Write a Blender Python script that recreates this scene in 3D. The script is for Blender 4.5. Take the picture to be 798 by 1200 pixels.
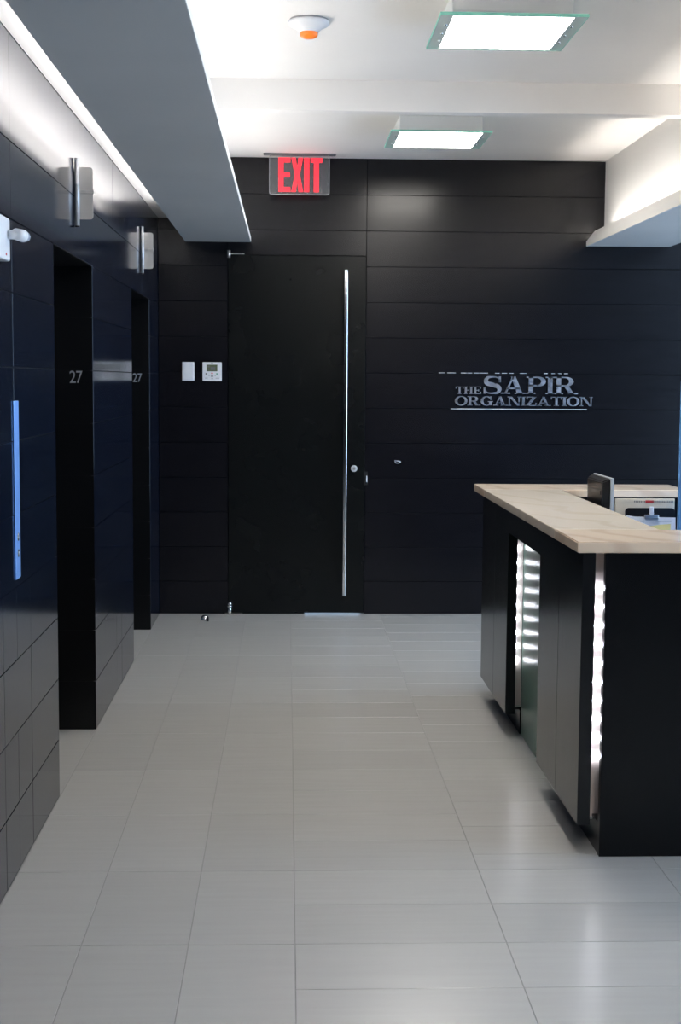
import bpy, bmesh, math, random
from mathutils import Vector, Matrix

random.seed(7)
for o in list(bpy.data.objects):
    bpy.data.objects.remove(o, do_unlink=True)
SC = bpy.context.scene
COL = SC.collection

# ------------------------------------------------------------------ camera
CAM_H = 1.6125
YAW, PITCH, ROLL = 0.0375, 0.0930, 0.0067
fwd = Vector((math.sin(YAW) * math.cos(PITCH), math.cos(YAW) * math.cos(PITCH), -math.sin(PITCH)))
rgt = Vector((math.cos(YAW), -math.sin(YAW), 0))
upv = rgt.cross(fwd)
r2 = rgt * math.cos(ROLL) + upv * math.sin(ROLL)
u2 = -rgt * math.sin(ROLL) + upv * math.cos(ROLL)
cam_d = bpy.data.cameras.new('camera')
cam = bpy.data.objects.new('camera', cam_d)
COL.objects.link(cam)
m = Matrix((r2, u2, -fwd)).transposed().to_4x4()
m.translation = Vector((0, 0, CAM_H))
cam.matrix_world = m
cam_d.sensor_fit = 'VERTICAL'
cam_d.sensor_height = 36.0
cam_d.lens = 36.0 * 1662.0 / 1200.0
cam_d.clip_start = 0.05
SC.camera = cam

# ------------------------------------------------------------------ world, light levels, exposure
SKY = 8.5            # daylight through the windows
FIXTURE = 41.0       # ceiling luminaires
COVE = 28.0          # left slot strip
COVE_R = 40.0        # right cove strip
COVE_S = 21.0        # left soffit strip facing the room
LED = 40.0           # desk leds
world = bpy.data.worlds.new('world')
SC.world = world
world.use_nodes = True
bg = world.node_tree.nodes['Background']
bg.inputs['Color'].default_value = (0.52, 0.73, 1.0, 1)
bg.inputs['Strength'].default_value = SKY
SC.view_settings.view_transform = 'Standard'
SC.view_settings.look = 'None'
SC.view_settings.gamma = 1.0
SC.view_settings.use_curve_mapping = False
SC.view_settings.exposure = 0.12
try:
    SC.cycles.use_denoising = True
    SC.cycles.max_bounces = 10
    SC.cycles.diffuse_bounces = 5
    SC.cycles.glossy_bounces = 5
    SC.cycles.sample_clamp_indirect = 6.0
    SC.cycles.caustics_reflective = False
    SC.cycles.caustics_refractive = False
except Exception:
    pass
# window portal (guides daylight sampling, gives no light of its own)
pl = bpy.data.lights.new('window_portal', 'AREA')
pl.shape = 'RECTANGLE'
pl.size, pl.size_y = 2.65, 6.8
pl.cycles.is_portal = True
po = bpy.data.objects.new('window_portal', pl)
COL.objects.link(po)
po.location = (5.48, 6.0, 1.575)
po.rotation_euler = (0, math.radians(90), 0)

# ------------------------------------------------------------------ materials
def lin(c):
    return tuple(((v / 255) / 12.92 if v / 255 <= 0.04045 else ((v / 255 + 0.055) / 1.055) ** 2.4) for v in c)

def mat(name, col, rough=0.5, metal=0.0, spec=0.5, emit=None, estr=0.0, coat=0.0, coat_r=0.1):
    mt = bpy.data.materials.new(name)
    mt.use_nodes = True
    b = mt.node_tree.nodes['Principled BSDF']
    b.inputs['Base Color'].default_value = (*col[:3], 1)
    b.inputs['Roughness'].default_value = rough
    b.inputs['Metallic'].default_value = metal
    b.inputs['Specular IOR Level'].default_value = spec
    b.inputs['Coat Weight'].default_value = coat
    b.inputs['Coat Roughness'].default_value = coat_r
    if emit:
        b.inputs['Emission Color'].default_value = (*emit, 1)
        b.inputs['Emission Strength'].default_value = estr
    return mt

def nodes(mt):
    nt = mt.node_tree
    return nt, nt.nodes, nt.links, nt.nodes['Principled BSDF']

def add_noise(mt, base, amp, scale, detail=4, stretch=(1, 1, 1), rough=None, bump=0.0):
    nt, N, L, b = nodes(mt)
    tc = N.new('ShaderNodeTexCoord')
    mp = N.new('ShaderNodeMapping')
    mp.inputs['Scale'].default_value = stretch
    L.new(tc.outputs['Object'], mp.inputs['Vector'])
    n = N.new('ShaderNodeTexNoise')
    n.inputs['Scale'].default_value = scale
    n.inputs['Detail'].default_value = detail
    L.new(mp.outputs['Vector'], n.inputs['Vector'])
    r = N.new('ShaderNodeValToRGB')
    r.color_ramp.elements[0].position = 0.3
    r.color_ramp.elements[1].position = 0.7
    r.color_ramp.elements[0].color = (*[max(0, c * (1 - amp)) for c in base], 1)
    r.color_ramp.elements[1].color = (*[c * (1 + amp) for c in base], 1)
    L.new(n.outputs['Fac'], r.inputs['Fac'])
    L.new(r.outputs['Color'], b.inputs['Base Color'])
    if rough:
        mr = N.new('ShaderNodeMapRange')
        mr.inputs['To Min'].default_value = rough[0]
        mr.inputs['To Max'].default_value = rough[1]
        L.new(n.outputs['Fac'], mr.inputs['Value'])
        L.new(mr.outputs['Result'], b.inputs['Roughness'])
    if bump:
        bp = N.new('ShaderNodeBump')
        bp.inputs['Strength'].default_value = bump
        bp.inputs['Distance'].default_value = 0.002
        L.new(n.outputs['Fac'], bp.inputs['Height'])
        L.new(bp.outputs['Normal'], b.inputs['Normal'])
    return mt

M = {}
M['panel'] = add_noise(mat('black_panel', (.0038, .0070, .0170), .12), (.0038, .0070, .0170), .12, 6, rough=(.10, .14))  # navy tint of the window daylight is mixed into the black base
M['panel_back'] = add_noise(mat('black_panel_back', (.0040, .0040, .0062), .3, spec=.3), (.0040, .0040, .0062), .15, 5, stretch=(1, 1, 8), rough=(.20, .27))
M['door'] = add_noise(mat('black_door', (.0030, .0038, .0042), .32, spec=.22), (.0030, .0038, .0042), .1, 4, rough=(.24, .3))
M['jamb'] = mat('jamb_black', (.0018, .0022, .003), .3, spec=.3)
M['joint'] = mat('joint_black', (.004, .004, .005), .8)
M['desk_black'] = add_noise(mat('desk_black', (.004, .0045, .006), .25, spec=.25), (.004, .0045, .006), .15, 8, rough=(.2, .28))
M['desk_panel'] = add_noise(mat('desk_grey_panel', (.006, .007, .009), .22, spec=.4), (.006, .007, .009), .12, 5, stretch=(1, 12, 1), rough=(.18, .25))
M['white'] = add_noise(mat('white_paint', (.86, .83, .80), .7), (.86, .83, .80), .02, 2)
M['wall_white'] = add_noise(mat('white_wall_paint', (.8, .785, .765), .6), (.8, .785, .765), .02, 2)
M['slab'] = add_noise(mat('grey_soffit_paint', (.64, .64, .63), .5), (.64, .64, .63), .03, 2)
M['lip'] = mat('soffit_edge_white', (.8, .78, .75), .5)
M['grout'] = mat('grout', (.27, .27, .265), .9)
M['bright_steel'] = mat('bright_satin_steel', (.80, .81, .84), .45, .7)
M['chrome'] = mat('polished_steel', (.75, .76, .78), .12, 1.0)
M['steel'] = add_noise(mat('brushed_steel', (.62, .61, .59), .3, 1.0), (.62, .61, .59), .08, 60, stretch=(1, 1, .03), rough=(.25, .36))
M['steel_plate'] = mat('satin_steel', (.74, .71, .67), .45, .6)
M['letter'] = add_noise(mat('letter_metal', (.50, .51, .56), .28, 1.0), (.50, .51, .56), .25, 30, stretch=(1, 1, 1), rough=(.2, .4))
M['plastic_white'] = mat('white_plastic', (.78, .79, .82), .4)
M['plastic_grey'] = mat('grey_plastic', (.35, .36, .38), .45)
M['plastic_black'] = mat('black_plastic', (.006, .006, .008), .3, spec=.3)
M['lcd'] = mat('lcd', (.12, .14, .08), .25)
M['print_dark'] = mat('print_dark', (.12, .12, .13), .6)
M['print_red'] = mat('print_red', (.6, .05, .05), .6)
M['print_green'] = mat('print_green', (.15, .4, .3), .6)
M['orange'] = mat('orange_cover', (.95, .20, .02), .35, emit=(1, .22, .02), estr=.12)  # faint glow painted on by emission, the cap is no lamp
M['diffuser'] = mat('lit_diffuser', (.9, .95, .95), .5, emit=(1.0, .95, .875), estr=FIXTURE)
M['fixture'] = mat('fixture_housing', (.72, .72, .72), .45)
M['strip'] = mat('cove_strip', (1, 1, 1), .5, emit=(.96, .97, 1.0), estr=COVE)
M['strip_r'] = mat('cove_strip_warm', (1, 1, 1), .5, emit=(1.0, .96, .90), estr=COVE_R)
M['strip_s'] = mat('cove_strip_side', (1, 1, 1), .5, emit=(1.0, .955, .89), estr=COVE_S)
M['led'] = mat('led_lens', (1, 1, 1), .3, emit=(.86, .90, 1.0), estr=LED)
M['led_plate'] = mat('led_backplate', (.85, .74, .70), .5)
M['exit_red'] = mat('exit_red', (.8, .02, .03), .5, emit=(1.0, .02, .045), estr=1.0)
M['digit'] = mat('digit_silver', (.55, .58, .62), .35, .6)
M['paper'] = mat('paper', (.78, .80, .86), .7)
M['cream'] = mat('cream_card', (.78, .70, .58), .6)
M['note'] = mat('yellow_note', (.85, .76, .32), .7)
M['blue_screen'] = add_noise(mat('blue_acrylic', (.12, .30, .62), .3), (.12, .30, .62), .1, 3)
M['call_plate'] = mat('call_plate_steel', (.26, .50, .98), .5, .9)  # blue daylight reflection painted into the steel colour
M['elev'] = mat('elevator_door_metal', (.12, .12, .13), .35, .9)
M['window_frame'] = mat('window_frame_metal', (.3, .31, .33), .4, .6)

# edge-lit acrylic of the exit sign and clear plastic
def clear(name, tint, fac, rough=.08, body=(.5, .5, .5)):
    mt = bpy.data.materials.new(name); mt.use_nodes = True
    nt = mt.node_tree; N = nt.nodes; L = nt.links
    b = N['Principled BSDF']; b.inputs['Base Color'].default_value = (*body, 1); b.inputs['Roughness'].default_value = rough
    t = N.new('ShaderNodeBsdfTransparent'); t.inputs['Color'].default_value = (*tint, 1)
    mx = N.new('ShaderNodeMixShader'); mx.inputs['Fac'].default_value = fac
    L.new(t.outputs[0], mx.inputs[1]); L.new(b.outputs[0], mx.inputs[2]); L.new(mx.outputs[0], N['Material Output'].inputs['Surface'])
    return mt
M['acrylic'] = clear('clear_acrylic', (.95, .95, .95), .16, .1, (.45, .46, .47))
M['acrylic_edge'] = clear('acrylic_edge', (.9, .9, .9), .5, .1, (.6, .6, .62))
M['lens'] = clear('clear_lens', (.95, .97, 1), .5, .05, (.7, .75, .85))
M['pane'] = clear('window_pane', (.97, .985, 1), .06, .02, (.6, .7, .8))
M['glass_green'] = clear('green_glass_edge', (.60, .95, .84), .45, .08, (.30, .65, .55))
_b = M['glass_green'].node_tree.nodes['Principled BSDF']; _b.inputs['Emission Color'].default_value = (.55, .95, .88, 1); _b.inputs['Emission Strength'].default_value = .2  # painted glow stands in for lamp light piped along the glass edge
M['glass_rim'] = clear('fixture_glass', (.90, .96, .94), .6, .12, (.72, .76, .75))

def make_tile():
    mt = mat('floor_tile', (.47, .47, .455), .38, spec=.5)
    nt, N, L, b = nodes(mt)
    tc = N.new('ShaderNodeTexCoord'); info = N.new('ShaderNodeObjectInfo')
    ad = N.new('ShaderNodeVectorMath'); ad.operation = 'ADD'
    cx = N.new('ShaderNodeVectorMath'); cx.operation = 'SCALE'; cx.inputs['Scale'].default_value = 17.0
    cb = N.new('ShaderNodeCombineXYZ')
    for k in ('X', 'Y', 'Z'):
        L.new(info.outputs['Random'], cb.inputs[k])
    L.new(cb.outputs[0], cx.inputs[0]); L.new(tc.outputs['Object'], ad.inputs[0]); L.new(cx.outputs[0], ad.inputs[1])
    mp = N.new('ShaderNodeMapping'); mp.inputs['Scale'].default_value = (3, 40, 3)
    L.new(ad.outputs[0], mp.inputs['Vector'])
    n = N.new('ShaderNodeTexNoise'); n.inputs['Scale'].default_value = 1.0; n.inputs['Detail'].default_value = 5
    L.new(mp.outputs[0], n.inputs['Vector'])
    r = N.new('ShaderNodeValToRGB')
    r.color_ramp.elements[0].position = .25; r.color_ramp.elements[1].position = .75
    r.color_ramp.elements[0].color = (.418, .415, .405, 1); r.color_ramp.elements[1].color = (.440, .437, .427, 1)
    L.new(n.outputs['Fac'], r.inputs['Fac'])
    hv = N.new('ShaderNodeHueSaturation')
    mr = N.new('ShaderNodeMapRange'); mr.inputs['To Min'].default_value = .965; mr.inputs['To Max'].default_value = 1.035
    L.new(info.outputs['Random'], mr.inputs['Value']); L.new(mr.outputs[0], hv.inputs['Value'])
    L.new(r.outputs['Color'], hv.inputs['Color']); L.new(hv.outputs[0], b.inputs['Base Color'])
    mr2 = N.new('ShaderNodeMapRange'); mr2.inputs['To Min'].default_value = .25; mr2.inputs['To Max'].default_value = .27
    L.new(n.outputs['Fac'], mr2.inputs['Value']); L.new(mr2.outputs[0], b.inputs['Roughness'])
    return mt
M['tile'] = make_tile()

def make_stone(name, c1, c2, c3, seed, scale=3.2):
    mt = mat(name, c1, .14, spec=.5)
    nt, N, L, b = nodes(mt)
    tc = N.new('ShaderNodeTexCoord')
    mp = N.new('ShaderNodeMapping'); mp.inputs['Location'].default_value = (seed, seed * 2, 0); mp.inputs['Rotation'].default_value = (0, 0, .35)
    L.new(tc.outputs['Object'], mp.inputs['Vector'])
    n = N.new('ShaderNodeTexNoise'); n.inputs['Scale'].default_value = 2.2; n.inputs['Detail'].default_value = 5
    L.new(mp.outputs[0], n.inputs['Vector'])
    w = N.new('ShaderNodeTexWave'); w.bands_direction = 'DIAGONAL'
    w.inputs['Scale'].default_value = scale; w.inputs['Distortion'].default_value = 7; w.inputs['Detail'].default_value = 4; w.inputs['Detail Scale'].default_value = 1.2
    L.new(mp.outputs[0], w.inputs['Vector'])
    r = N.new('ShaderNodeValToRGB'); e = r.color_ramp.elements
    e[0].position = 0; e[0].color = (*c2, 1); e[1].position = 1; e[1].color = (*c1, 1)
    k = e.new(.28); k.color = (*c3, 1); k = e.new(.55); k.color = (*c1, 1)
    L.new(w.outputs['Fac'], r.inputs['Fac'])
    mx = N.new('ShaderNodeMixRGB'); mx.inputs['Fac'].default_value = .4; mx.blend_type = 'MIX'
    r3 = N.new('ShaderNodeValToRGB'); r3.color_ramp.elements[0].position = .35; r3.color_ramp.elements[1].position = .65
    r3.color_ramp.elements[0].color = (*c3, 1); r3.color_ramp.elements[1].color = (*c1, 1)
    L.new(n.outputs['Fac'], r3.inputs['Fac'])
    L.new(r.outputs[0], mx.inputs[1]); L.new(r3.outputs[0], mx.inputs[2]); L.new(mx.outputs[0], b.inputs['Base Color'])
    b.inputs['Subsurface Weight'].default_value = 0.0
    return mt
M['stone'] = make_stone('cream_onyx', (.88, .71, .55), (.66, .50, .38), (.82, .68, .55), 1.3, 2.2)
M['stone_pale'] = make_stone('pale_green_onyx', (.80, .70, .58), (.68, .59, .47), (.82, .73, .62), 4.1, 1.8)

def make_ribbed():
    mt = mat('ribbed_green_glass', (.05, .12, .09), .28, spec=.8)
    nt, N, L, b = nodes(mt)
    tc = N.new('ShaderNodeTexCoord')
    mp = N.new('ShaderNodeMapping'); mp.inputs['Rotation'].default_value = (math.radians(55), 0, 0)
    L.new(tc.outputs['Object'], mp.inputs['Vector'])
    w = N.new('ShaderNodeTexWave'); w.bands_direction = 'Z'; w.inputs['Scale'].default_value = 26
    L.new(mp.outputs[0], w.inputs['Vector'])
    bp = N.new('ShaderNodeBump'); bp.inputs['Strength'].default_value = .35; bp.inputs['Distance'].default_value = .002
    L.new(w.outputs['Fac'], bp.inputs['Height']); L.new(bp.outputs[0], b.inputs['Normal'])
    r = N.new('ShaderNodeValToRGB'); r.color_ramp.elements[0].color = (.03, .075, .058, 1); r.color_ramp.elements[1].color = (.13, .26, .20, 1)
    L.new(w.outputs['Fac'], r.inputs['Fac']); L.new(r.outputs[0], b.inputs['Base Color'])
    return mt
M['ribbed'] = make_ribbed()

# ------------------------------------------------------------------ helpers
ORG = {}
def box(bm, x0, x1, y0, y1, z0, z1, bev=0.0, seg=1):
    v = [bm.verts.new((x, y, z)) for x in (x0, x1) for y in (y0, y1) for z in (z0, z1)]
    fs = [(0, 1, 3, 2), (4, 6, 7, 5), (0, 4, 5, 1), (2, 3, 7, 6), (0, 2, 6, 4), (1, 5, 7, 3)]
    faces = [bm.faces.new([v[i] for i in f]) for f in fs]
    if bev:
        es = list({e for f in faces for e in f.edges})
        bmesh.ops.bevel(bm, geom=es, offset=bev, segments=seg, affect='EDGES', profile=.5)
    return v

def B(*a, bev=0.0, seg=1):
    bm = bmesh.new(); box(bm, *a, bev=bev, seg=seg); return bm

def cyl(bm, p0, p1, r0, r1=None, n=20, caps=True):
    r1 = r0 if r1 is None else r1
    p0 = Vector(p0); p1 = Vector(p1); d = (p1 - p0).normalized()
    a = d.orthogonal().normalized(); c = d.cross(a)
    A = []; Bv = []
    for i in range(n):
        t = 2 * math.pi * i / n
        k = a * math.cos(t) + c * math.sin(t)
        A.append(bm.verts.new(p0 + k * r0)); Bv.append(bm.verts.new(p1 + k * r1))
    for i in range(n):
        f = bm.faces.new((A[i], A[(i + 1) % n], Bv[(i + 1) % n], Bv[i])); f.smooth = True
    if caps:
        bm.faces.new(A[::-1]); bm.faces.new(Bv)

def lathe(bm, cx, cy, prof, n=28):
    rings = []
    for r, z in prof:
        if r < 1e-5:
            rings.append([bm.verts.new((cx, cy, z))])
        else:
            rings.append([bm.verts.new((cx + r * math.cos(2 * math.pi * i / n), cy + r * math.sin(2 * math.pi * i / n), z)) for i in range(n)])
    for a, b in zip(rings, rings[1:]):
        for i in range(n):
            j = (i + 1) % n
            if len(a) == 1: f = bm.faces.new((a[0], b[j], b[i]))
            elif len(b) == 1: f = bm.faces.new((a[i], a[j], b[0]))
            else: f = bm.faces.new((a[i], a[j], b[j], b[i]))
            f.smooth = True

def prism_xz(bm, pts, y0, y1):
    """extrude a polygon given in (x, z) from y0 (front, towards camera) to y1"""
    A = [bm.verts.new((x, y0, z)) for x, z in pts]; Bv = [bm.verts.new((x, y1, z)) for x, z in pts]
    n = len(pts)
    bm.faces.new(A); bm.faces.new(Bv[::-1])
    for i in range(n):
        bm.faces.new((A[i], Bv[i], Bv[(i + 1) % n], A[(i + 1) % n]))

def prism_yz(bm, pts, x0, x1):
    A = [bm.verts.new((x0, y, z)) for y, z in pts]; Bv = [bm.verts.new((x1, y, z)) for y, z in pts]
    n = len(pts)
    bm.faces.new(A); bm.faces.new(Bv[::-1])
    for i in range(n):
        bm.faces.new((A[i], Bv[i], Bv[(i + 1) % n], A[(i + 1) % n]))

def prism_xy(bm, pts, z0, z1):
    A = [bm.verts.new((x, y, z0)) for x, y in pts]; Bv = [bm.verts.new((x, y, z1)) for x, y in pts]
    n = len(pts)
    bm.faces.new(A[::-1]); bm.faces.new(Bv)
    for i in range(n):
        bm.faces.new((A[i], A[(i + 1) % n], Bv[(i + 1) % n], Bv[i]))

def rrect(x0, x1, z0, z1, r, n=5):
    pts = []
    for cx, cz, a0 in ((x1 - r, z1 - r, 0), (x0 + r, z1 - r, 90), (x0 + r, z0 + r, 180), (x1 - r, z0 + r, 270)):
        for i in range(n + 1):
            a = math.radians(a0 + 90 * i / n)
            pts.append((cx + r * math.cos(a), cz + r * math.sin(a)))
    return pts

def link(name, bm, mt, parent=None, label=None, origin=None, kind=None):
    """bm in world coordinates -> one mesh object; child of parent if given"""
    org = Vector(ORG[parent.name]) if parent is not None else Vector(origin or (0, 0, 0))
    bmesh.ops.recalc_face_normals(bm, faces=bm.faces)
    bmesh.ops.translate(bm, verts=bm.verts, vec=-org)
    me = bpy.data.meshes.new(name); bm.to_mesh(me); bm.free()
    me.materials.append(M[mt] if isinstance(mt, str) else mt)
    o = bpy.data.objects.new(name, me); COL.objects.link(o)
    if parent is not None:
        o.parent = parent
    else:
        o.location = org
    ORG[o.name] = tuple(org)
    if label: o['label'] = label
    if kind: o['kind'] = kind
    return o

def mesh_at(name, me, loc, parent):
    o = bpy.data.objects.new(name, me); COL.objects.link(o)
    o.parent = parent
    o.location = Vector(loc) - Vector(ORG[parent.name])
    ORG[o.name] = tuple(loc)
    return o

def thing(name, loc, label, cat, group=None):
    o = bpy.data.objects.new(name, None); COL.objects.link(o)
    o.empty_display_size = .1
    o.location = loc; ORG[o.name] = tuple(loc)
    o['label'] = label; o['category'] = cat
    if group: o['group'] = group
    return o

def tag(o, label, cat, group=None):
    o['label'] = label; o['category'] = cat
    if group: o['group'] = group
    return o

def struct(name, bm, mt, label=None):
    o = link(name, bm, mt, None, label); o['kind'] = 'structure'
    return o

def copy_tree(o, dv, parent=None):
    c = o.copy(); COL.objects.link(c)
    org = Vector(ORG[o.name]) + Vector(dv); ORG[c.name] = tuple(org)
    if parent is not None:
        c.parent = parent
    else:
        c.location = o.location + Vector(dv)
    for ch in list(o.children):
        copy_tree(ch, dv, c)
    return c

# ------------------------------------------------------------------ dimensions
XL = -.877; YB = 9.70; ZC = 3.094; XR = 5.5; YF = -5.0
O1 = (5.40, 6.455); O2 = (8.055, 9.07); OTOP = 2.112; REC = -1.10
GX = .025; GY = 3.632; T = .3048

# ------------------------------------------------------------------ floor with tiles
bm = B(-1.4, XR, YF, YB + 1.2, -.12, -.0015)
floor = struct('floor', bm, 'grout', 'pale grey rectangular floor tiles with thin joints')
GAP = .0024
tile_mesh = {}
def tile(x0, x1, y0, y1):
    w = round(x1 - x0 - GAP, 4); d = round(y1 - y0 - GAP, 4)
    if w < .01 or d < .01: return
    key = (w, d)
    if key not in tile_mesh:
        b = bmesh.new(); v = box(b, -w / 2, w / 2, -d / 2, d / 2, -.01, 0)
        es = [e for e in b.edges if all(abs(q.co.z) < 1e-6 for q in e.verts)]
        bmesh.ops.bevel(b, geom=es, offset=.0008, segments=1, affect='EDGES')
        bmesh.ops.recalc_face_normals(b, faces=b.faces)
        me = bpy.data.meshes.new('tile'); b.to_mesh(me); b.free(); me.materials.append(M['tile'])
        tile_mesh[key] = me
    mesh_at('tile', tile_mesh[key], ((x0 + x1) / 2, (y0 + y1) / 2, 0), floor)

yend = YB - .004
def rows(start, step, first=None):
    ys = [start]
    if first: ys += first
    while ys[-1] + step < yend - .02: ys.append(ys[-1] + step)
    ys.append(yend)
    return ys
lx = [XL + .001, GX - 2 * T, GX - T, GX]
lr = rows(GY - T, 2 * T)
for i in range(3):
    for a, b_ in zip(lr, lr[1:]):
        tile(lx[i], lx[i + 1], a, b_)
r1 = rows(GY - T, T)
for a, b_ in zip(r1, r1[1:]):
    tile(GX, GX + 2 * T, a, b_)
r2_ = rows(GY + 3 * T + T / 2, T)
r2_ = [GY - T, GY, GY + T, GY + 2 * T, GY + 3 * T] + r2_
for c in range(1, 5):
    for a, b_ in zip(r2_, r2_[1:]):
        tile(GX + 2 * T * c, GX + 2 * T * (c + 1), a, b_)
for (a, b_) in (O1, O2):                       # tiles inside the lift recesses
    tile(REC + .03, XL, a + .002, b_ - .002)
link('tile_field', B(-.87, XR, YF, GY - T - .002, -.01, 0), 'tile', floor)
link('tile_field', B(GX + 10 * T + .002, XR, GY - T, yend, -.01, 0), 'tile', floor)

# ------------------------------------------------------------------ ceiling, beam
ceil = struct('ceiling', B(-1.4, XR, YF, YB + .3, ZC, ZC + .1), 'white', 'smooth white painted ceiling')
link('beam', B(-.46, XR, 7.20, 7.285, 2.943, ZC + .01, bev=.002), 'white', ceil, 'shallow white ceiling beam crossing the room')

# ------------------------------------------------------------------ panelled walls
PG = .0034
def panel(parent, a0, a1, z0, z1, side):
    g = PG / 2
    if side == 'left':
        bm = B(XL - .018, XL + random.uniform(-.0004, .0004), a0 + g, a1 - g, z0 + g, z1 - g, bev=.0005)
        link('wall_panel', bm, 'panel', parent)
    else:
        bm = B(a0 + g, a1 - g, YB + random.uniform(-.0004, .0004), YB + .018, z0 + g, z1 - g, bev=.0005)
        link('wall_panel', bm, 'panel_back', parent)

# left wall (lift wall)
bm = bmesh.new()
Wb = XL - .012
box(bm, -1.4, Wb, YF, O1[0], 0, ZC)
box(bm, -1.4, Wb, O1[0], O1[1], OTOP, ZC)
box(bm, -1.4, Wb, O1[1], O2[0], 0, ZC)
box(bm, -1.4, Wb, O2[0], O2[1], OTOP, ZC)
box(bm, -1.4, Wb, O2[1], YB + .1, 0, ZC)
box(bm, -1.4, REC - .08, O1[0], O1[1], 0, OTOP)
box(bm, -1.4, REC - .08, O2[0], O2[1], 0, OTOP)
wl = struct('wall_left', bm, 'joint', 'glossy black panelled wall with two lift openings')
zl = [0.0] + [.226 + .2365 * k for k in range(12)]
zl = [z for z in zl if z < 2.5] + [2.691]
zl[9] = OTOP
for k in range(len(zl) - 1):
    z0, z1 = zl[k], zl[k + 1]
    if k < 9:
        low = k <= 3
        ya = [1.2, 3.2, 4.369, 4.589, 4.833, O1[0]] if low else [1.2, 3.2, 4.589, O1[0]]
        yb = [O1[1], 7.256, 7.48, O2[0]] if low else [O1[1], O2[0]]
        for s in (ya, yb, [O2[1], YB - .003]):
            for a, b_ in zip(s, s[1:]):
                panel(wl, a, b_, z0, z1, 'left')
    else:
        s = [1.2, 3.2, 4.585, 7.22, 8.62, YB - .003]
        for a, b_ in zip(s, s[1:]):
            panel(wl, a, b_, z0, z1, 'left')
# jambs and heads of the lift openings
for (a, b_) in (O1, O2):
    for k in range(9):
        z0, z1 = zl[k] + .001, zl[k + 1] - .001
        link('jamb_panel', B(REC + .02, XL - .001, b_ - .0005, b_ + .014, z0, z1), 'jamb', wl)
        link('jamb_panel', B(REC + .02, XL - .001, a - .014, a + .0005, z0, z1), 'jamb', wl)
    link('head_panel', B(REC + .02, XL - .001, a, b_, OTOP - .002, OTOP + .012), 'jamb', wl)

# back wall
bm = bmesh.new()
D0, D1, DT = -.408, .529, 2.447
Yw = YB + .012
box(bm, -1.4, D0 - .003, Yw, YB + .12, 0, ZC)
box(bm, D0 - .003, D1 + .003, Yw, YB + .12, DT + .003, ZC)
box(bm, D1 + .003, XR, Yw, YB + .12, 0, ZC)
wb = struct('wall_back', bm, 'joint', 'black panelled end wall with horizontal joints')
zb = [0.0] + [.226 + .2388 * k for k in range(12)] + [ZC - .002]
for k in range(len(zb) - 1):
    z0, z1 = zb[k], zb[k + 1]
    if z1 < DT:
        panel(wb, XL + .001, D0, z0, z1, 'back')
        panel(wb, D1, 2.97, z0, z1, 'back')
    else:
        if z0 < DT:
            panel(wb, XL + .001, D0, z0, z1, 'back')
            panel(wb, D0, D1, DT, z1, 'back')
        else:
            panel(wb, XL + .001, D1, z0, z1, 'back')
        panel(wb, D1, 2.97, z0, z1, 'back')
    panel(wb, 2.97, XR - .01, z0, z1, 'back')

# other walls of the room
struct('wall_front', B(-1.4, XR, YF - .12, YF, 0, ZC), 'panel_back', 'dark wall behind the viewer')
bm = bmesh.new()
WY0, WY1, WZ0, WZ1 = 2.6, 9.4, .25, 2.9
box(bm, XR, XR + .15, YF, WY0, 0, ZC); box(bm, XR, XR + .15, WY1, YB + .12, 0, ZC)
box(bm, XR, XR + .15, WY0, WY1, 0, WZ0); box(bm, XR, XR + .15, WY0, WY1, WZ1, ZC)
struct('wall_right', bm, 'wall_white', 'white window wall')
win = struct('window_1', B(XR + .03, XR + .09, WY0, WY1, WZ0, WZ0 + .06), 'window_frame', 'long window in the right wall')
link('window_frame', B(XR + .03, XR + .09, WY0, WY1, WZ1 - .06, WZ1), 'window_frame', win)
for k in range(6):
    y = WY0 + (WY1 - WY0 - .06) * k / 5
    link('window_frame', B(XR + .03, XR + .09, y, y + .06, WZ0 + .06, WZ1 - .06), 'window_frame', win)
for k in range(5):
    y = WY0 + (WY1 - WY0 - .06) * k / 5
    d = (WY1 - WY0 - .06) / 5
    link('pane', B(XR + .055, XR + .062, y + .06, y + d, WZ0 + .06, WZ1 - .06), 'pane', win)

# ------------------------------------------------------------------ soffits with cove light
SL0, SL1, SZ = -.694, -.253, 2.531
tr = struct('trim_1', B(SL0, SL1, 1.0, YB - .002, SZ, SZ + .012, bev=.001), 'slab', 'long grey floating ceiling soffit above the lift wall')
link('soffit_edge', B(SL1 - .012, SL1 + .001, 1.0, YB - .003, SZ + .001, SZ + .034), 'lip', tr)
link('soffit_core', B(-.62, -.46, 1.0, YB - .003, SZ + .012, ZC), 'white', tr)
link('slot_ceiling', B(XL + .002, -.62, 1.0, YB - .003, 2.688, ZC), 'white', tr)
link('light_strip', B(-.4595, -.445, 1.5, 9.55, SZ + .016, SZ + .056), 'strip_s', tr)
link('light_strip', B(-.672, -.650, 4.1, 8.75, SZ + .013, SZ + .024), 'strip', tr)

SR0, SR1 = 2.023, 2.59
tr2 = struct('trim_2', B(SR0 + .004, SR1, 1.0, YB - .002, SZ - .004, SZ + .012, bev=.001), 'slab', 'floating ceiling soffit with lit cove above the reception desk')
bm = bmesh.new()
prism_yz(bm, [(1.0, SZ - .005), (YB - .003, SZ - .005), (YB - .003, SZ + .028), (YB - .26, SZ + .072), (1.0, SZ + .072)], SR0, SR0 + .012)
link('soffit_edge', bm, 'lip', tr2)
link('soffit_core', B(2.143, 2.45, 1.0, YB - .003, SZ + .012, ZC), 'wall_white', tr2)
link('light_strip', B(2.05, 2.07, 1.5, 9.42, SZ + .013, SZ + .024), 'strip_r', tr2)

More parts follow.
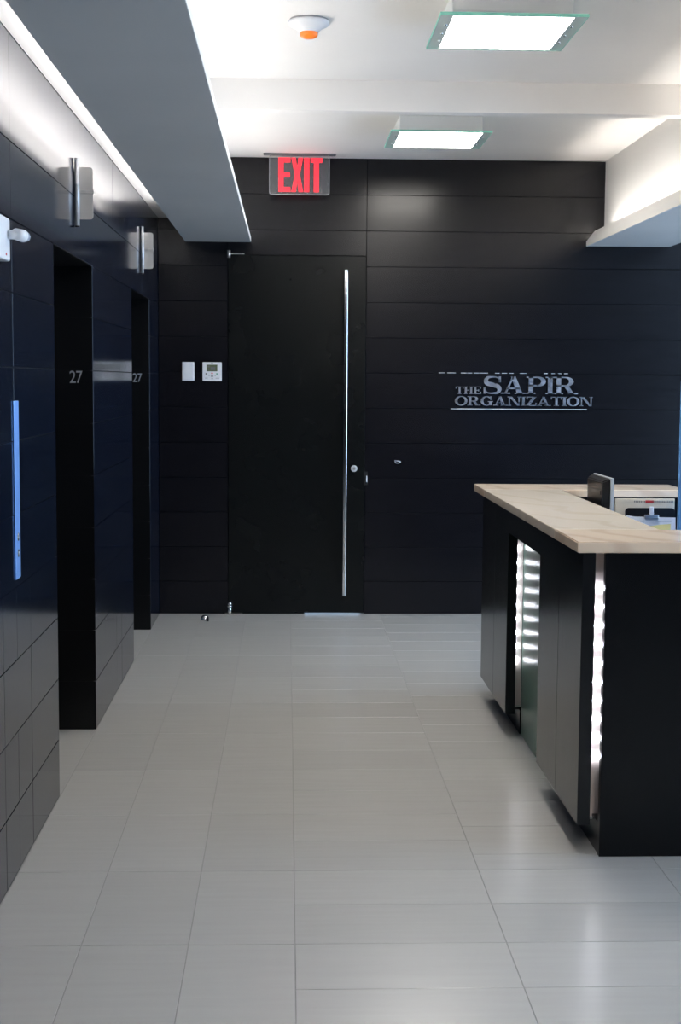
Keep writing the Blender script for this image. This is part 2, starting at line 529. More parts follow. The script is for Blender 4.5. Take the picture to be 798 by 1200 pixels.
# ------------------------------------------------------------------ main door
door = struct('door_1', B(D0 + .003, D1 - .003, YB - .002, YB + .05, .007, DT - .003, bev=.001), 'door', 'tall flush black door with full height pull bar')
link('drop_seal', B(D0 + .004, .12, YB + .01, YB + .05, .0005, .0075), 'plastic_black', door)  # added to block the light gap under the left of the door
bm = bmesh.new()
hx = .389
box(bm, hx - .012, hx + .012, YB - .075, YB - .050, .135, 2.35, bev=.003, seg=2)
hnd = link('pull_bar', bm, 'chrome', door, 'long vertical polished steel pull bar')
for z in (.40, 1.24, 2.08):
    bm = bmesh.new(); cyl(bm, (hx, YB - .052, z), (hx, YB - .001, z), .009)
    link('standoff', bm, 'chrome', hnd)
bm = bmesh.new()
cyl(bm, (.455, YB - .012, 1.007), (.455, YB - .001, 1.007), .0205, .023, 24)
lk = link('lock_cylinder', bm, 'bright_steel', door, 'round chrome lock cylinder')
bm = bmesh.new(); cyl(bm, (.455, YB - .015, 1.007), (.455, YB - .011, 1.007), .010, n=18); link('lock_core', bm, 'steel', lk)
link('key_slot', B(.4542, .4558, YB - .0155, YB - .0145, 1.001, 1.013), 'plastic_black', lk)
bm = bmesh.new(); box(bm, .522, .548, YB - .004, YB - .001, .895, .985); 
st = link('strike_plate', bm, 'joint', door)
link('strike_keeper', B(.537, .545, YB - .02, YB - .003, .915, .958, bev=.001), 'bright_steel', st)
for z in (.944, .930):
    bm = bmesh.new(); cyl(bm, (.531, YB - .008, z), (.531, YB - .003, z), .004, n=10); link('screw', bm, 'chrome', st)
link('door_frame', B(D0 - .02, D0 + .02, YB + .052, YB + .09, 0, DT + .02), 'joint', door)  # unseen frame added behind the leaf to stop light leaking past its edges
link('door_frame', B(D1 - .02, D1 + .02, YB + .052, YB + .09, 0, DT + .02), 'joint', door)
link('door_frame', B(D0 + .02, D1 - .02, YB + .052, YB + .09, DT - .03, DT + .02), 'joint', door)
# top pivot arm
bm = bmesh.new(); cyl(bm, (D0 + .008, YB - .02, 2.425), (D0 + .008, YB - .02, 2.475), .012, n=18)
pv = link('top_pivot', bm, 'steel', door)
link('pivot_arm', B(D0 + .015, -.295, YB - .026, YB - .014, 2.447, 2.456, bev=.001), 'steel', pv)
bm = bmesh.new(); cyl(bm, (D0 + .012, YB - .03, .006), (D0 + .012, YB - .03, .055), .013, n=18); cyl(bm, (D0 + .012, YB - .03, .055), (D0 + .012, YB - .03, .062), .02, n=18)
lathe(bm, D0 + .012, YB - .03, [(.0, .088), (.012, .084), (.017, .074), (.012, .064), (0, .062)], 16)
pb = link('bottom_pivot', bm, 'chrome', door)
link('pivot_plate', B(D0 - .02, D0 + .10, YB - .05, YB - .005, .0002, .008, bev=.001), 'steel', pb)

# lift doors deep in the openings
for n, (a, b_), lb in ((2, O1, 'dark metal lift door in the nearer opening'), (3, O2, 'dark metal lift door in the farther opening')):
    bm = B(REC - .02, REC + .015, a + .004, (a + b_) / 2 - .002, .004, OTOP - .004)
    d = struct('door_%d' % n, bm, 'elev', lb)
    link('door_leaf', B(REC - .02, REC + .015, (a + b_) / 2 + .002, b_ - .004, .004, OTOP - .004), 'elev', d)
    link('sill', B(REC - .02, REC + .028, a + .004, b_ - .004, .0002, .004), 'steel', d)

# ------------------------------------------------------------------ ceiling luminaires
def luminaire(cx, cy, label):
    zg = ZC - .10
    t = thing('ceiling_luminaire', (cx, cy, ZC), label, 'ceiling light', 'square glass ceiling lights')
    h = .282; q = .235; qy = .270
    link('housing', B(cx - q, cx + q, cy - q, cy + q, zg + .014, ZC - .0005, bev=.003), 'fixture', t)
    bm = bmesh.new()
    for (x0, x1, y0, y1) in ((-h, -q, -h, h), (q, h, -h, h), (-q, q, -h, -qy), (-q, q, qy, h)):
        box(bm, cx + x0, cx + x1, cy + y0, cy + y1, zg, zg + .010)
    gl = link('glass_plate', bm, 'glass_rim', t, 'clear glass plate with green edges')
    bm = bmesh.new()
    for (x0, x1, y0, y1) in ((-h - .002, -h, -h - .002, h + .002), (h, h + .002, -h - .002, h + .002), (-h, h, -h - .002, -h), (-h, h, h, h + .002)):
        box(bm, cx + x0, cx + x1, cy + y0, cy + y1, zg - .0005, zg + .0105)
    link('glass_edge', bm, 'glass_green', gl)
    link('diffuser', B(cx - q + .004, cx + q - .004, cy - qy + .004, cy + qy - .004, zg + .0005, zg + .0015), 'diffuser', t)
    bm = bmesh.new()
    for (x0, x1, y0, y1) in ((-q + .0005, -q + .0038, -qy, qy), (q - .0038, q - .0005, -qy, qy), (-q + .0038, q - .0038, -qy + .0005, -qy + .0038), (-q + .0038, q - .0038, qy - .0038, qy - .0005)):
        box(bm, cx + x0, cx + x1, cy + y0, cy + y1, zg + .0002, zg + .0135)
    box(bm, cx - q + .0038, cx + q - .0038, cy - qy + .0038, cy + qy - .0038, zg + .0025, zg + .0135)
    link('diffuser_frame', bm, 'fixture', t)  # opaque ring and back plate added to stop stray diffuser light
    for sx in (-1, 1):
        for sy in (-.55, .05, .55):
            bm = bmesh.new(); cyl(bm, (cx + sx * (q + .012), cy + sy * q, zg - .004), (cx + sx * (q + .012), cy + sy * q, zg + .011), .005, n=10)
            link('screw', bm, 'chrome', t)
    return t
luminaire(.858, 5.795, 'nearer and larger square lit ceiling light with a glass plate')
luminaire(.855, 8.34, 'farther lit square ceiling light near the black end wall')
luminaire(.858, 2.3, 'square glass ceiling light overhead, out of view before the others')

# smoke detector
sx, sy = .082, 6.03
t = thing('smoke_detector', (sx, sy, ZC), 'white round smoke detector with an orange cap on the ceiling', 'detector')
bm = bmesh.new()
lathe(bm, sx, sy, [(.0, ZC - .0005), (.080, ZC - .0005), (.080, ZC - .006), (.072, ZC - .008)], 40)
link('mounting_ring', bm, 'plastic_grey', t)
bm = bmesh.new()
lathe(bm, sx, sy, [(.074, ZC - .007), (.085, ZC - .008), (.085, ZC - .018), (.080, ZC - .024), (.058, ZC - .034), (.043, ZC - .046), (.040, ZC - .052), (0, ZC - .052)], 40)
link('housing', bm, 'plastic_white', t)
bm = bmesh.new()
lathe(bm, sx, sy, [(.037, ZC - .051), (.037, ZC - .064), (.032, ZC - .070), (.026, ZC - .071), (.024, ZC - .074), (0, ZC - .075)], 32)
cp = link('dust_cap', bm, 'orange', t, 'orange dust cap')
for k in range(10):
    a = 2 * math.pi * k / 10
    bm = bmesh.new()
    box(bm, sx + .033 * math.cos(a) - .002, sx + .033 * math.cos(a) + .002, sy + .033 * math.sin(a) - .002, sy + .033 * math.sin(a) + .002, ZC - .0685, ZC - .052)
    link('cap_rib', bm, 'orange', cp)

# concealed sprinkler cover
bm = bmesh.new()
lathe(bm, .876, 6.50, [(0, ZC - .0005), (.043, ZC - .0005), (.045, ZC - .004), (.040, ZC - .008), (0, ZC - .009)], 32)
tag(link('sprinkler_cover', bm, 'white', None, origin=(.876, 6.5, ZC)), 'small white disc on the ceiling just behind the nearer light', 'sprinkler')

# ------------------------------------------------------------------ exit sign
ey = 9.535
t = thing('exit_sign', (.072, ey, ZC), 'clear acrylic exit sign with red letters hanging from the ceiling', 'exit sign')
bm = bmesh.new(); box(bm, -.166, .312, ey - .03, ey + .03, ZC - .010, ZC - .0005, bev=.003)
link('mounting_bar', bm, 'print_dark', t)
bm = bmesh.new(); prism_xz(bm, rrect(-.127, .270, 2.828, 3.088, .018), ey - .004, ey + .004)
pn = link('sign_panel', bm, 'acrylic', t, 'clear acrylic panel')
bm = bmesh.new()
o_ = rrect(-.128, .271, 2.827, 3.088, .018); i_ = rrect(-.124, .267, 2.831, 3.084, .015)
for a in range(len(o_)):
    b_ = (a + 1) % len(o_)
    prism_xz(bm, [o_[a], o_[b_], i_[b_], i_[a]], ey - .0042, ey + .0042)
link('panel_edge', bm, 'acrylic_edge', pn)
def sheared(polys, x0, w, z0, hgt):
    return [[(x0 + px * w, z0 + pz * hgt) for px, pz in p] for p in polys]
EX = {
 'E': [[(0, 0), (1, 0), (1, .14), (.42, .14), (.42, .43), (.95, .43), (.95, .57), (.42, .57), (.42, .86), (1, .86), (1, 1), (0, 1)]],
 'X': [[(0, 0), (.38, 0), (.52, .34), (.66, 0), (1.05, 0), (.74, .5), (1.03, 1), (.64, 1), (.51, .68), (.37, 1), (0, 1), (.30, .5)]],
 'I': [[(0, 0), (1, 0), (1, 1), (0, 1)]],
 'T': [[(.29, 0), (.72, 0), (.72, .86), (1, .86), (1, 1), (0, 1), (0, .86), (.29, .86)]],
}
for ch, x0, w in (('E', -.066, .077), ('X', .019, .073), ('I', .103, .033), ('T', .145, .076)):
    bm = bmesh.new()
    for p in sheared(EX[ch], x0, w, 2.846, .222):
        prism_xz(bm, p, ey - .0052, ey - .0035)
    link('letter', bm, 'exit_red', t, 'red letter ' + ch)

# ------------------------------------------------------------------ wall lettering (serif capitals)
def band(cx, cz, rx, rz, tx, tz, a0, a1, n=26):
    """arc band from angle a0 to a1 (degrees) with thickness tx at the sides and tz at top/bottom"""
    out = []; inn = []
    for i in range(n + 1):
        a = math.radians(a0 + (a1 - a0) * i / n)
        out.append((cx + rx * math.cos(a), cz + rz * math.sin(a)))
        inn.append((cx + (rx - tx) * math.cos(a), cz + (rz - tz) * math.sin(a)))
    return [[out[i], out[i + 1], inn[i + 1], inn[i]] for i in range(n)]
def R(x0, x1, z0, z1): return [(x0, z0), (x1, z0), (x1, z1), (x0, z1)]
SH, TS, TT, OV = .075, .23, .085, .11      # serif height, thick stem, thin stroke, serif overhang
def serif(x0, x1, z): return R(x0 - OV, x1 + OV, z, z + SH)
def glyph(ch):
    if ch == 'I':
        return [R(OV, OV + TS, 0, 1), serif(OV, OV + TS, 0), serif(OV, OV + TS, 1 - SH)], 2 * OV + TS
    if ch == 'H':
        w = 1.15; a = OV; b = w - OV - TS
        return [R(a, a + TS, 0, 1), R(b, b + TS, 0, 1), R(a, b, .47, .47 + TT), serif(a, a + TS, 0), serif(a, a + TS, 1 - SH), serif(b, b + TS, 0), serif(b, b + TS, 1 - SH)], w
    if ch == 'T':
        w = 1.0; c = w / 2
        return [R(c - TS / 2, c + TS / 2, 0, 1), serif(c - TS / 2, c + TS / 2, 0), R(0, w, 1 - SH, 1), R(0, .075, .70, 1), R(w - .075, w, .70, 1)], w
    if ch == 'E':
        w = .98; a = OV
        return [R(a, a + TS, 0, 1), R(0, w, 0, SH), R(0, w - .04, 1 - SH, 1), R(w - .08, w, 0, .30), R(w - .12, w - .04, .72, 1), R(a, .68, .46, .46 + TT), R(.62, .70, .36, .65)], w
    if ch in 'PR':
        a = OV; w = 1.0 if ch == 'P' else 1.2
        p = [R(a, a + TS, 0, 1), serif(a, a + TS, 0), R(0, a + TS + .25, 1 - SH, 1), R(a, .60, .44, .44 + TT)]
        p += band(.58, .72, .40, .28, TS, TT, -90, 90)
        if ch == 'R':
            p += [[(.50, .46), (.74, .46), (1.02, .0), (.78, .0)], R(.72, 1.2, 0, SH)]
        return p, w
    if ch == 'A':
        w = 1.3
        return [[(.16, 0), (.26, 0), (.66, 1), (.56, 1)], [(.82, 0), (1.10, 0), (.72, 1), (.50, 1)], R(.30, .95, .28, .28 + TT), R(0, .46, 0, SH), R(.70, 1.3, 0, SH)], w
    if ch == 'N':
        w = 1.22; a = OV
        return [R(a, a + .10, 0, 1), R(w - OV - .10, w - OV, 0, 1), [(a, 1), (a + .28, 1), (w - OV, 0), (w - OV - .2, 0)], R(0, a + .22, 0, SH), R(0, a + .25, 1 - SH, 1), R(w - OV - .2, w, 1 - SH, 1)], w
    if ch == 'Z':
        w = .98
        return [R(.04, .95, 1 - SH, 1), R(0, w, 0, SH), [(0, 0), (.28, 0), (.95, 1), (.67, 1)], R(.04, .12, .70, 1), R(w - .08, w, 0, .32)], w
    if ch == 'O':
        return band(.58, .5, .58, .52, .24, .085, 0, 360, 44), 1.16
    if ch == 'G':
        p = band(.56, .5, .56, .52, .24, .085, 42, 318, 36)
        p += [R(.80, 1.02, .04, .44), R(.68, 1.14, .40, .40 + SH), R(.90, .98, .62, 1.0)]
        return p, 1.16
    if ch == 'S':
        # spine as a stroked curve with changing width
        pts = [(.84, .70), (.78, .90), (.60, .965), (.44, .965), (.24, .93), (.15, .76), (.22, .60), (.48, .52), (.74, .43), (.84, .25), (.75, .07), (.52, .035), (.36, .035), (.17, .10), (.10, .33)]
        wd = [.06, .07, .08, .09, .14, .20, .23, .25, .23, .20, .14, .09, .08, .07, .06]
        # catmull-rom resample
        P = []; Wd = []
        for i in range(len(pts) - 1):
            p0 = Vector(pts[max(i - 1, 0)]); p1 = Vector(pts[i]); p2 = Vector(pts[i + 1]); p3 = Vector(pts[min(i + 2, len(pts) - 1)])
            for s in range(4):
                t_ = s / 4
                P.append(.5 * ((2 * p1) + (-p0 + p2) * t_ + (2 * p0 - 5 * p1 + 4 * p2 - p3) * t_ ** 2 + (-p0 + 3 * p1 - 3 * p2 + p3) * t_ ** 3))
                Wd.append(wd[i] * (1 - t_) + wd[i + 1] * t_)
        P.append(Vector(pts[-1])); Wd.append(wd[-1])
        L_ = []; Rr = []
        for i in range(len(P)):
            d = (P[min(i + 1, len(P) - 1)] - P[max(i - 1, 0)]).normalized(); n_ = Vector((-d.y, d.x))
            L_.append(tuple(P[i] + n_ * Wd[i] / 2)); Rr.append(tuple(P[i] - n_ * Wd[i] / 2))
        p = [[L_[i], L_[i + 1], Rr[i + 1], Rr[i]] for i in range(len(P) - 1)]
        p += [R(.80, .90, .66, 1.0), R(.04, .14, 0, .36)]
        return p, .94
def word(parent, text, x0, x1, z0, hgt, gap):
    gl = [glyph(c) for c in text]
    tot = sum(w for _, w in gl) + gap * (len(text) - 1)
    sx_ = (x1 - x0) / tot
    x = 0
    for c, (polys, w) in zip(text, gl):
        bm = bmesh.new()
        for p in polys:
            prism_xz(bm, [(x0 + (x + px) * sx_, z0 + pz * hgt) for px, pz in p], YB - .016, YB - .001)
        link('letter', bm, 'letter', parent, 'silver serif letter ' + c)
        x += w + gap
sg = thing('wall_lettering', (1.58, YB, 1.42), 'silver serif metal lettering on the black end wall above the desk', 'sign')
word(sg, 'THE', 1.146, 1.320, 1.522, .050, .08)
word(sg, 'SAPIR', 1.332, 1.985, 1.524, .118, -.02)
word(sg, 'ORGANIZATION', 1.141, 2.090, 1.443, .063, .03)
link('underline', B(1.113, 2.049, YB - .018, YB - .001, 1.4170, 1.4222, bev=.001), 'bright_steel', sg)
for a, b_ in ((514, 521), (524, 534), (540, 546.5), (547.5, 553), (555, 561.5), (562.5, 571.5), (580, 585), (588, 594), (596.5, 601.5), (609, 617), (637.5, 641.5), (646, 650), (654, 657.5), (661, 665.5)):
    xa = 1.028 + (a - 514) * .00586; xb = 1.028 + (b_ - 514) * .00586
    link('line_piece', B(xa, xb, YB - .010, YB - .001, 1.6620, 1.6655), 'bright_steel', sg)  # glints of light on the panel joint, built as thin bars

# ------------------------------------------------------------------ floor numbers on the jambs
def text_mesh(s, size):
    cu = bpy.data.curves.new('t', 'FONT'); cu.body = s; cu.size = size; cu.extrude = .0012
    ob = bpy.data.objects.new('t', cu); COL.objects.link(ob)
    dg = bpy.context.evaluated_depsgraph_get()
    me = bpy.data.meshes.new_from_object(ob.evaluated_get(dg))
    bpy.data.objects.remove(ob, do_unlink=True); bpy.data.curves.remove(cu)
    return me
for (y, lb) in ((O1[1], 'silver number 27 on the jamb of the nearer lift opening'), (O2[1], 'silver number 27 on the jamb of the farther lift opening')):
    t = thing('floor_number', (-.956, y - .002, 1.59), lb, 'number', 'floor numbers on the lift jambs')
    for ch, dx in (('2', -.0285), ('7', .0005)):
        me = text_mesh(ch, .079)
        me.transform(Matrix.Diagonal((.80, 1, 1, 1)))
        me.transform(Matrix.Rotation(math.radians(90), 4, 'X'))
        me.materials.clear(); me.materials.append(M['digit'])
        o = bpy.data.objects.new('digit', me); COL.objects.link(o); o.parent = t; o.location = (dx, 0, 0)
        ORG[o.name] = (0, 0, 0)

# ------------------------------------------------------------------ hall lanterns
def lantern(y, label):
    t = thing('hall_lantern', (XL, y, 2.37), label, 'lantern', 'lift lanterns on the left wall')
    bm = bmesh.new(); prism_xz(bm, rrect(XL + .001, -.803, 2.262, 2.474, .014), y - .002, y + .003)
    link('plate', bm, 'steel_plate', t, 'satin metal fin with rounded corners')
    bm = bmesh.new(); cyl(bm, (XL + .011, y - .016, 2.235), (XL + .011, y - .016, 2.508), .0095, n=24)
    tb = link('tube', bm, 'bright_steel', t, 'vertical brushed steel tube')
    bm = bmesh.new(); cyl(bm, (XL + .011, y - .016, 2.229), (XL + .011, y - .016, 2.235), .0085, .0095, n=24)
    link('tube_cap', bm, 'plastic_black', tb)
    bm = bmesh.new(); box(bm, XL + .001, -.799, y - .007, y + .006, 2.366, 2.380, bev=.001)
    link('bracket', bm, 'steel', t)
lantern(5.96, 'nearer lift lantern, a metal fin with vertical tube on the black wall')
lantern(8.575, 'farther lift lantern, a metal fin with vertical tube near the end wall')

# ------------------------------------------------------------------ lift call plate
t = thing('call_plate', (XL, 4.60, 1.25), 'tall narrow bluish steel lift call plate on the black wall', 'call plate')
link('plate', B(XL + .0005, XL + .004, 4.570, 4.648, .962, 1.538, bev=.0008), 'call_plate', t)
for z, nm in ((1.098, 'up'), (1.045, 'down')):
    bm = bmesh.new(); cyl(bm, (XL + .0035, 4.609, z), (XL + .0055, 4.609, z), .013, n=20)
    bt = link('button', bm, 'chrome', t)
    bm = bmesh.new()
    s = 1 if nm == 'up' else -1
    prism_yz(bm, [(4.602, z - .005 * s), (4.616, z - .005 * s), (4.609, z + .007 * s)], XL + .0054, XL + .0062)
    link('arrow', bm, 'plastic_white', bt)

# ------------------------------------------------------------------ emergency light
t = thing('emergency_light', (XL, 4.28, 2.02), 'white wall emergency light with a clear lamp head at the left edge', 'emergency light')
bm = B(XL + .001, -.832, 3.98, 4.335, 1.958, 2.085, bev=.006, seg=2)
link('case', bm, 'plastic_white', t)
bm = bmesh.new(); cyl(bm, (-.835, 4.30, 2.035), (-.800, 4.33, 2.037), .014, n=16)
hd = link('lamp_arm', bm, 'plastic_white', t)
bm = bmesh.new()
p0 = Vector((-.806, 4.32, 2.037)); d_ = Vector((.30, .95, -.05)).normalized()
cyl(bm, p0 - d_ * .012, p0 + d_ * .03, .017, .019, 24)
hs = link('lamp_head', bm, 'plastic_white', t)
bm = bmesh.new()
cyl(bm, p0 + d_ * .03, p0 + d_ * .052, .019, .015, 8); cyl(bm, p0 + d_ * .052, p0 + d_ * .058, .015, .008, 8)
link('lens', bm, 'lens', hs)
bm = bmesh.new(); cyl(bm, (-.833, 4.27, 1.975), (-.830, 4.27, 1.975), .004, n=10); link('indicator', bm, 'print_red', t)

# ------------------------------------------------------------------ switch plate, thermostat, wall hook, door stop
t = thing('wall_switch', (-.676, YB, 1.66), 'blank white rectangular switch plate left of the thermostat', 'switch')
link('plate', B(-.717, -.635, YB - .012, YB - .0008, 1.598, 1.726, bev=.003, seg=2), 'plastic_white', t)
link('rocker', B(-.709, -.643, YB - .0145, YB - .0115, 1.606, 1.718, bev=.001), 'plastic_white', t)
t = thing('thermostat', (-.514, YB, 1.66), 'square white thermostat with grey display beside the black door', 'thermostat')
link('case', B(-.579, -.449, YB - .018, YB - .0008, 1.597, 1.725, bev=.003, seg=2), 'plastic_white', t)
link('display', B(-.551, -.478, YB - .0188, YB - .0175, 1.663, 1.708), 'lcd', t)
for (x0, x1, z0, z1) in ((-.545, -.53, 1.69, 1.70), (-.524, -.492, 1.672, 1.692), (-.545, -.533, 1.672, 1.680)):
    link('display_segment', B(x0, x1, YB - .0192, YB - .0187, z0, z1), 'print_dark', t)
for (x, z, mt_) in ((-.553, 1.646, 'print_dark'), (-.514, 1.650, 'print_red'), (-.481, 1.646, 'print_green'), (-.514, 1.632, 'plastic_grey')):
    bm = bmesh.new(); cyl(bm, (x, YB - .0195, z), (x, YB - .0178, z), .006 if z > 1.64 else .009, n=14); link('button', bm, mt_, t)
for (x0, x1, z) in ((-.562, -.543, 1.615), (-.490, -.464, 1.615), (-.52, -.506, 1.612), (-.522, -.506, 1.716), (-.538, -.530, 1.632), (-.497, -.489, 1.632)):
    link('marking', B(x0, x1, YB - .0185, YB - .0178, z, z + .004), 'plastic_grey', t)
t = thing('wall_ring', (.755, YB, 1.055), 'tiny chrome ring pull on the black wall right of the door', 'hook')
bm = bmesh.new()
ringp = [(.735, 1.066), (.737, 1.050), (.748, 1.046), (.762, 1.047), (.774, 1.055), (.764, 1.060), (.742, 1.062)]
for a, b_ in zip(ringp, ringp[1:]):
    cyl(bm, (a[0], YB - .012, a[1]), (b_[0], YB - .012, b_[1]), .0028, n=8)
link('ring', bm, 'bright_steel', t)
bm = bmesh.new(); cyl(bm, (.736, YB - .014, 1.058), (.736, YB - .0008, 1.058), .006, n=12); link('post', bm, 'chrome', t)
t = thing('door_stop', (-.55, 9.40, 0), 'small chrome dome door stop on the floor left of the door', 'door stop')
bm = bmesh.new(); lathe(bm, -.55, 9.40, [(0, .0005), (.028, .0005), (.030, .006), (.029, .014), (.024, .030), (.014, .039), (0, .042)], 24); link('dome', bm, 'chrome', t)
bm = bmesh.new(); box(bm, -.538, -.522, 9.365, 9.381, .004, .034, bev=.002); link('rubber_bumper', bm, 'plastic_black', t)

# ------------------------------------------------------------------ reception desk
ZS = 1.08; TH = .037; ZU = ZS - TH
SX0, SY0, SY1 = .966, 4.655, 7.30
IX = 1.346; IY0 = 5.05; IY1 = 6.925
desk = thing('reception_desk', (1.5, 5.9, 0), 'black reception desk with cream onyx counter and lit vertical slots', 'reception desk')
# stone top: three slabs meeting in joints
bm = bmesh.new(); prism_xy(bm, [(SX0, SY0), (2.55, SY0), (2.55, IY0), (IX, IY0), (SX0, SY0 + .001)][:4] + [(IX, IY0 + .02), (SX0, IY0 + .02)], ZU, ZS)
bmesh.ops.bevel(bm, geom=list(bm.edges), offset=.0035, segments=2, affect='EDGES')
link('countertop', bm, 'stone', desk, 'cream onyx counter slab at the front')
bm = B(SX0, IX, IY0 + .0206, IY1 - .0006, ZU, ZS, bev=.0035, seg=2)
link('countertop', bm, 'stone_pale', desk, 'pale greenish onyx counter slab along the side')
bm = B(SX0, 1.985, IY1, SY1, ZU, ZS, bev=.0035, seg=2)
link('countertop', bm, 'stone', desk, 'cream onyx counter slab at the back')
# side panels
PX0, PX1, PZ0 = .987, 1.031, .110
for a, b_ in ((4.672, 5.070), (5.073, 5.470), (6.275, 6.665), (6.668, 7.10)):
    link('side_panel', B(PX0, PX1, a, b_, PZ0, ZU - .001, bev=.0012), 'desk_panel', desk)
link('header', B(PX0, PX1, 5.4705, 6.2745, .937, ZU - .001), 'desk_panel', desk)
# carcass behind them
link('carcass', B(1.092, 1.33, 4.70, 7.26, .0005, ZU - .0005), 'desk_black', desk)
link('carcass', B(PX1 + .0005, 1.0915, 4.84, 5.46, PZ0, ZU - .001), 'desk_black', desk)
link('carcass', B(PX1 + .0005, 1.0915, 6.37, 7.09, PZ0, ZU - .001), 'desk_black', desk)
link('carcass', B(1.331, 1.96, IY1 + .03, 7.26, .0005, ZU - .0005), 'desk_black', desk)
for a, b_ in ((4.70, 5.46), (6.345, 7.09)):
    link('plinth', B(1.066, 1.0915, a, b_, .0005, PZ0 - .0008), 'desk_black', desk)
link('front_panel', B(1.063, 2.53, 4.664, 4.694, .0005, ZU - .001, bev=.001), 'desk_black', desk)
link('inner_panel', B(1.331, 2.53, 4.9, 4.93, .0005, ZU - .001), 'desk_black', desk)
link('worktop', B(1.331, 2.53, 4.931, IY1 + .029, .71, .74, bev=.002), 'plastic_black', desk)
link('glass_panel', B(1.070, 1.0905, 5.475, 6.340, .001, ZU - .001), 'ribbed', desk, 'ribbed green glass panel')
# led columns
bm = bmesh.new()
lathe(bm, 0, 0, [(0, .008), (.004, .0072), (.0072, .004), (.008, 0), (0, 0)], 10)
bmesh.ops.rotate(bm, verts=bm.verts, cent=(0, 0, 0), matrix=Matrix.Rotation(math.radians(90), 3, 'X'))
bmesh.ops.recalc_face_normals(bm, faces=bm.faces)
led_me = bpy.data.meshes.new('led'); bm.to_mesh(led_me); bm.free(); led_me.materials.append(M['led'])
def led_column(y, x0, x1, z0, z1, cols, zlow, zhigh, n, lab):
    pl_ = link('led_column', B(x0, x1, y, y + .012, z0, z1), 'led_plate', desk, lab)
    link('tray', B(x0, x1, y - .012, y, z0 - .006, z0), 'steel', pl_)
    for x in cols:
        for k in range(n):
            z = zlow + (zhigh - zlow) * k / (n - 1)
            mesh_at('led', led_me, (x, y - .006, z), pl_)
led_column(4.80, PX1 + .002, 1.0905, .10, ZU - .002, (1.050, 1.0815), .315, .905, 10, 'lit white led column at the desk corner')
led_column(6.345, PX1 + .002, 1.069, .135, ZU - .002, (1.040,), .345, .858, 9, 'lit white led column in the side slot')

# ------------------------------------------------------------------ things on the inner worktop
# monitor, screen turned to the right, back to the corridor
t = thing('computer_monitor', (1.53, 6.70, .74), 'black computer monitor seen from behind on the reception desk', 'monitor')
bm = bmesh.new(); my0, my1, mz0, mz1 = 6.515, 6.89, .875, 1.165
box(bm, 1.498, 1.515, my0, my1, mz0, mz1, bev=.003, seg=2)
link('bezel', bm, 'plastic_grey', t, 'silver grey bezel')
bm = bmesh.new()
v = box(bm, 1.463, 1.4975, my0 + .001, my1 - .001, mz0 + .001, mz1 - .001)
for q in bm.verts:
    if q.co.x < 1.47:
        q.co.y = 6.70 + (q.co.y - 6.70) * .86; q.co.z = 1.0 + (q.co.z - 1.0) * .90
bmesh.ops.bevel(bm, geom=list(bm.edges), offset=.006, segments=2, affect='EDGES')
bk = link('back_shell', bm, 'plastic_black', t)
link('vent_band', B(1.4605, 1.465, 6.56, 6.84, 1.085, 1.105), 'plastic_black', bk)
link('screen', B(1.5145, 1.5162, my0 + .015, my1 - .015, mz0 + .02, mz1 - .015), 'plastic_black', t)
link('stand_neck', B(1.467, 1.49, 6.66, 6.74, .752, .95, bev=.004), 'plastic_black', t)
link('stand_base', B(1.42, 1.58, 6.59, 6.81, .7405, .753, bev=.004), 'plastic_black', t)

# cream file box
t = thing('file_box', (1.585, 6.26, .74), 'cream file box standing behind the clipboard on the desk', 'box')
bm = bmesh.new()
x0, x1, y0, y1 = 1.453, 1.719, 6.22, 6.30
box(bm, x0, x1, y0, y0 + .008, .7405, 1.096, bev=.001); link('front_board', bm, 'cream', t)
link('side_board', B(x0, x0 + .006, y0 + .0085, y1, .7405, .96), 'cream', t)
link('side_board', B(x1 - .006, x1, y0 + .0085, y1, .7405, .96), 'cream', t)
link('back_board', B(x0 + .0065, x1 - .0065, y1 - .006, y1, .7405, .96), 'cream', t)
link('base_board', B(x0 + .0065, x1 - .0065, y0 + .0085, y1 - .0065, .7405, .746), 'cream', t)
for k in range(24):
    if 7 <= k <= 10: continue
    xx = x0 + .085 + k * .0074
    if xx > x1 - .006: break
    link('printed_tick', B(xx, xx + .0035, y0 - .0006, y0 + .0004, 1.079, 1.086), 'print_dark', t)
link('printed_mark', B(x0 + .135, x0 + .172, y0 - .0006, y0 + .0004, 1.075, 1.088), 'print_red', t)

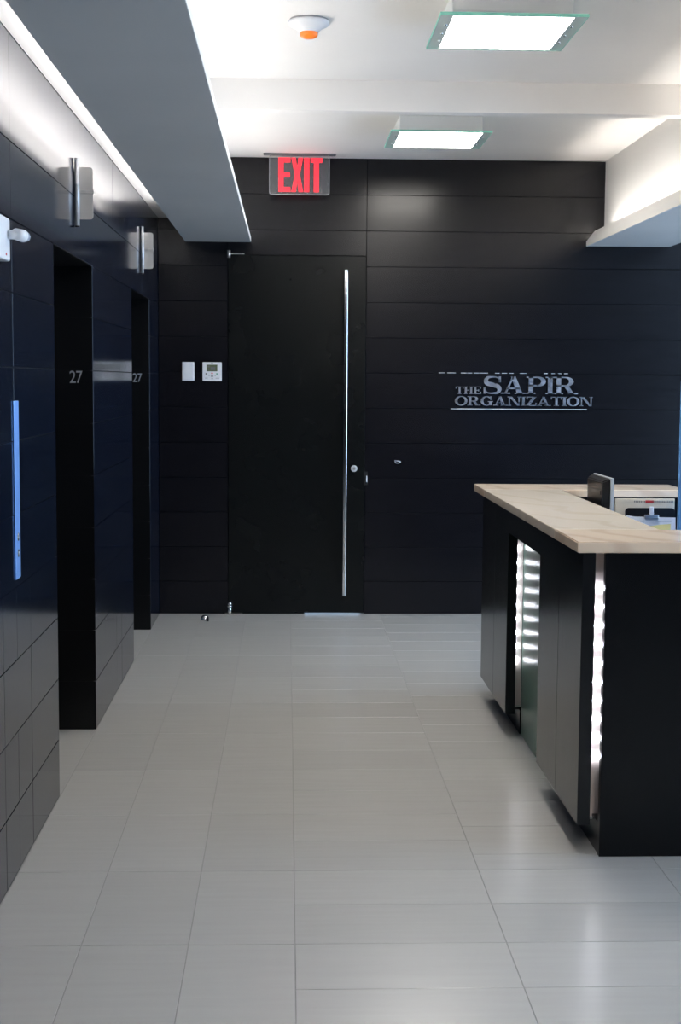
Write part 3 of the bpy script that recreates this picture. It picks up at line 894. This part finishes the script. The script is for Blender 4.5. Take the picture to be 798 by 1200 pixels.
# clipboard leaning on the box
t = thing('clipboard', (1.602, 6.17, .7405), 'black clipboard with white papers and a metal clip leaning on the file box', 'clipboard')
def lean(bm, piv=(6.145, .742), ang=-7.0):
    bmesh.ops.rotate(bm, verts=bm.verts, cent=(0, piv[0], piv[1]), matrix=Matrix.Rotation(math.radians(ang), 3, 'X'))
    return bm
yb = 6.150
bm = bmesh.new(); prism_xz(bm, rrect(1.490, 1.712, .745, 1.060, .016), yb, yb + .004); link('board', lean(bm), 'plastic_black', t)
bm = bmesh.new()
prism_xz(bm, [(1.492, .752), (1.712, .752), (1.714, 1.018), (1.53, 1.022), (1.494, 1.028)], yb - .003, yb - .0005); pp = link('papers', lean(bm), 'paper', t)
for k in range(9):
    z = 1.0 - k * .022
    for a, b_ in ((1.515, 1.575 + .03 * (k % 3)), (1.625, 1.695 - .012 * (k % 2))):
        bm = bmesh.new(); box(bm, a, b_, yb - .0036, yb - .0028, z, z + .004); link('text_line', lean(bm), 'plastic_grey', pp)
bm = bmesh.new(); box(bm, 1.575, 1.638, yb - .012, yb + .0045, 1.012, 1.030, bev=.002); cl = link('clip', lean(bm), 'steel', t, 'metal clip')
bm = bmesh.new(); cyl(bm, (1.6065, yb - .012, 1.036), (1.6065, yb + .005, 1.036), .009, n=14)
box(bm, 1.597, 1.616, yb - .008, yb - .002, 1.028, 1.066, bev=.003); link('clip_lever', lean(bm), 'bright_steel', cl)
bm = bmesh.new(); prism_xz(bm, [(1.585, .93), (1.690, .925), (1.692, .990), (1.64, .986), (1.588, .978)], yb - .0045, yb - .0038)
o = link('sticky_note', lean(bm), 'note', None, origin=(1.64, 6.12, .96)); tag(o, 'pale yellow sticky note on the clipboard papers', 'note')

# blue screen at the right edge
t = thing('desk_screen', (1.9, 5.9, .74), 'upright light blue panel on the desk at the right edge of the view', 'screen')
link('panel', B(1.646, 2.25, 5.895, 5.915, .775, 1.62, bev=.004, seg=2), 'blue_screen', t)
for x in (1.78, 2.12):
    link('foot', B(x - .02, x + .02, 5.82, 5.99, .7405, .7755, bev=.003), 'plastic_grey', t)
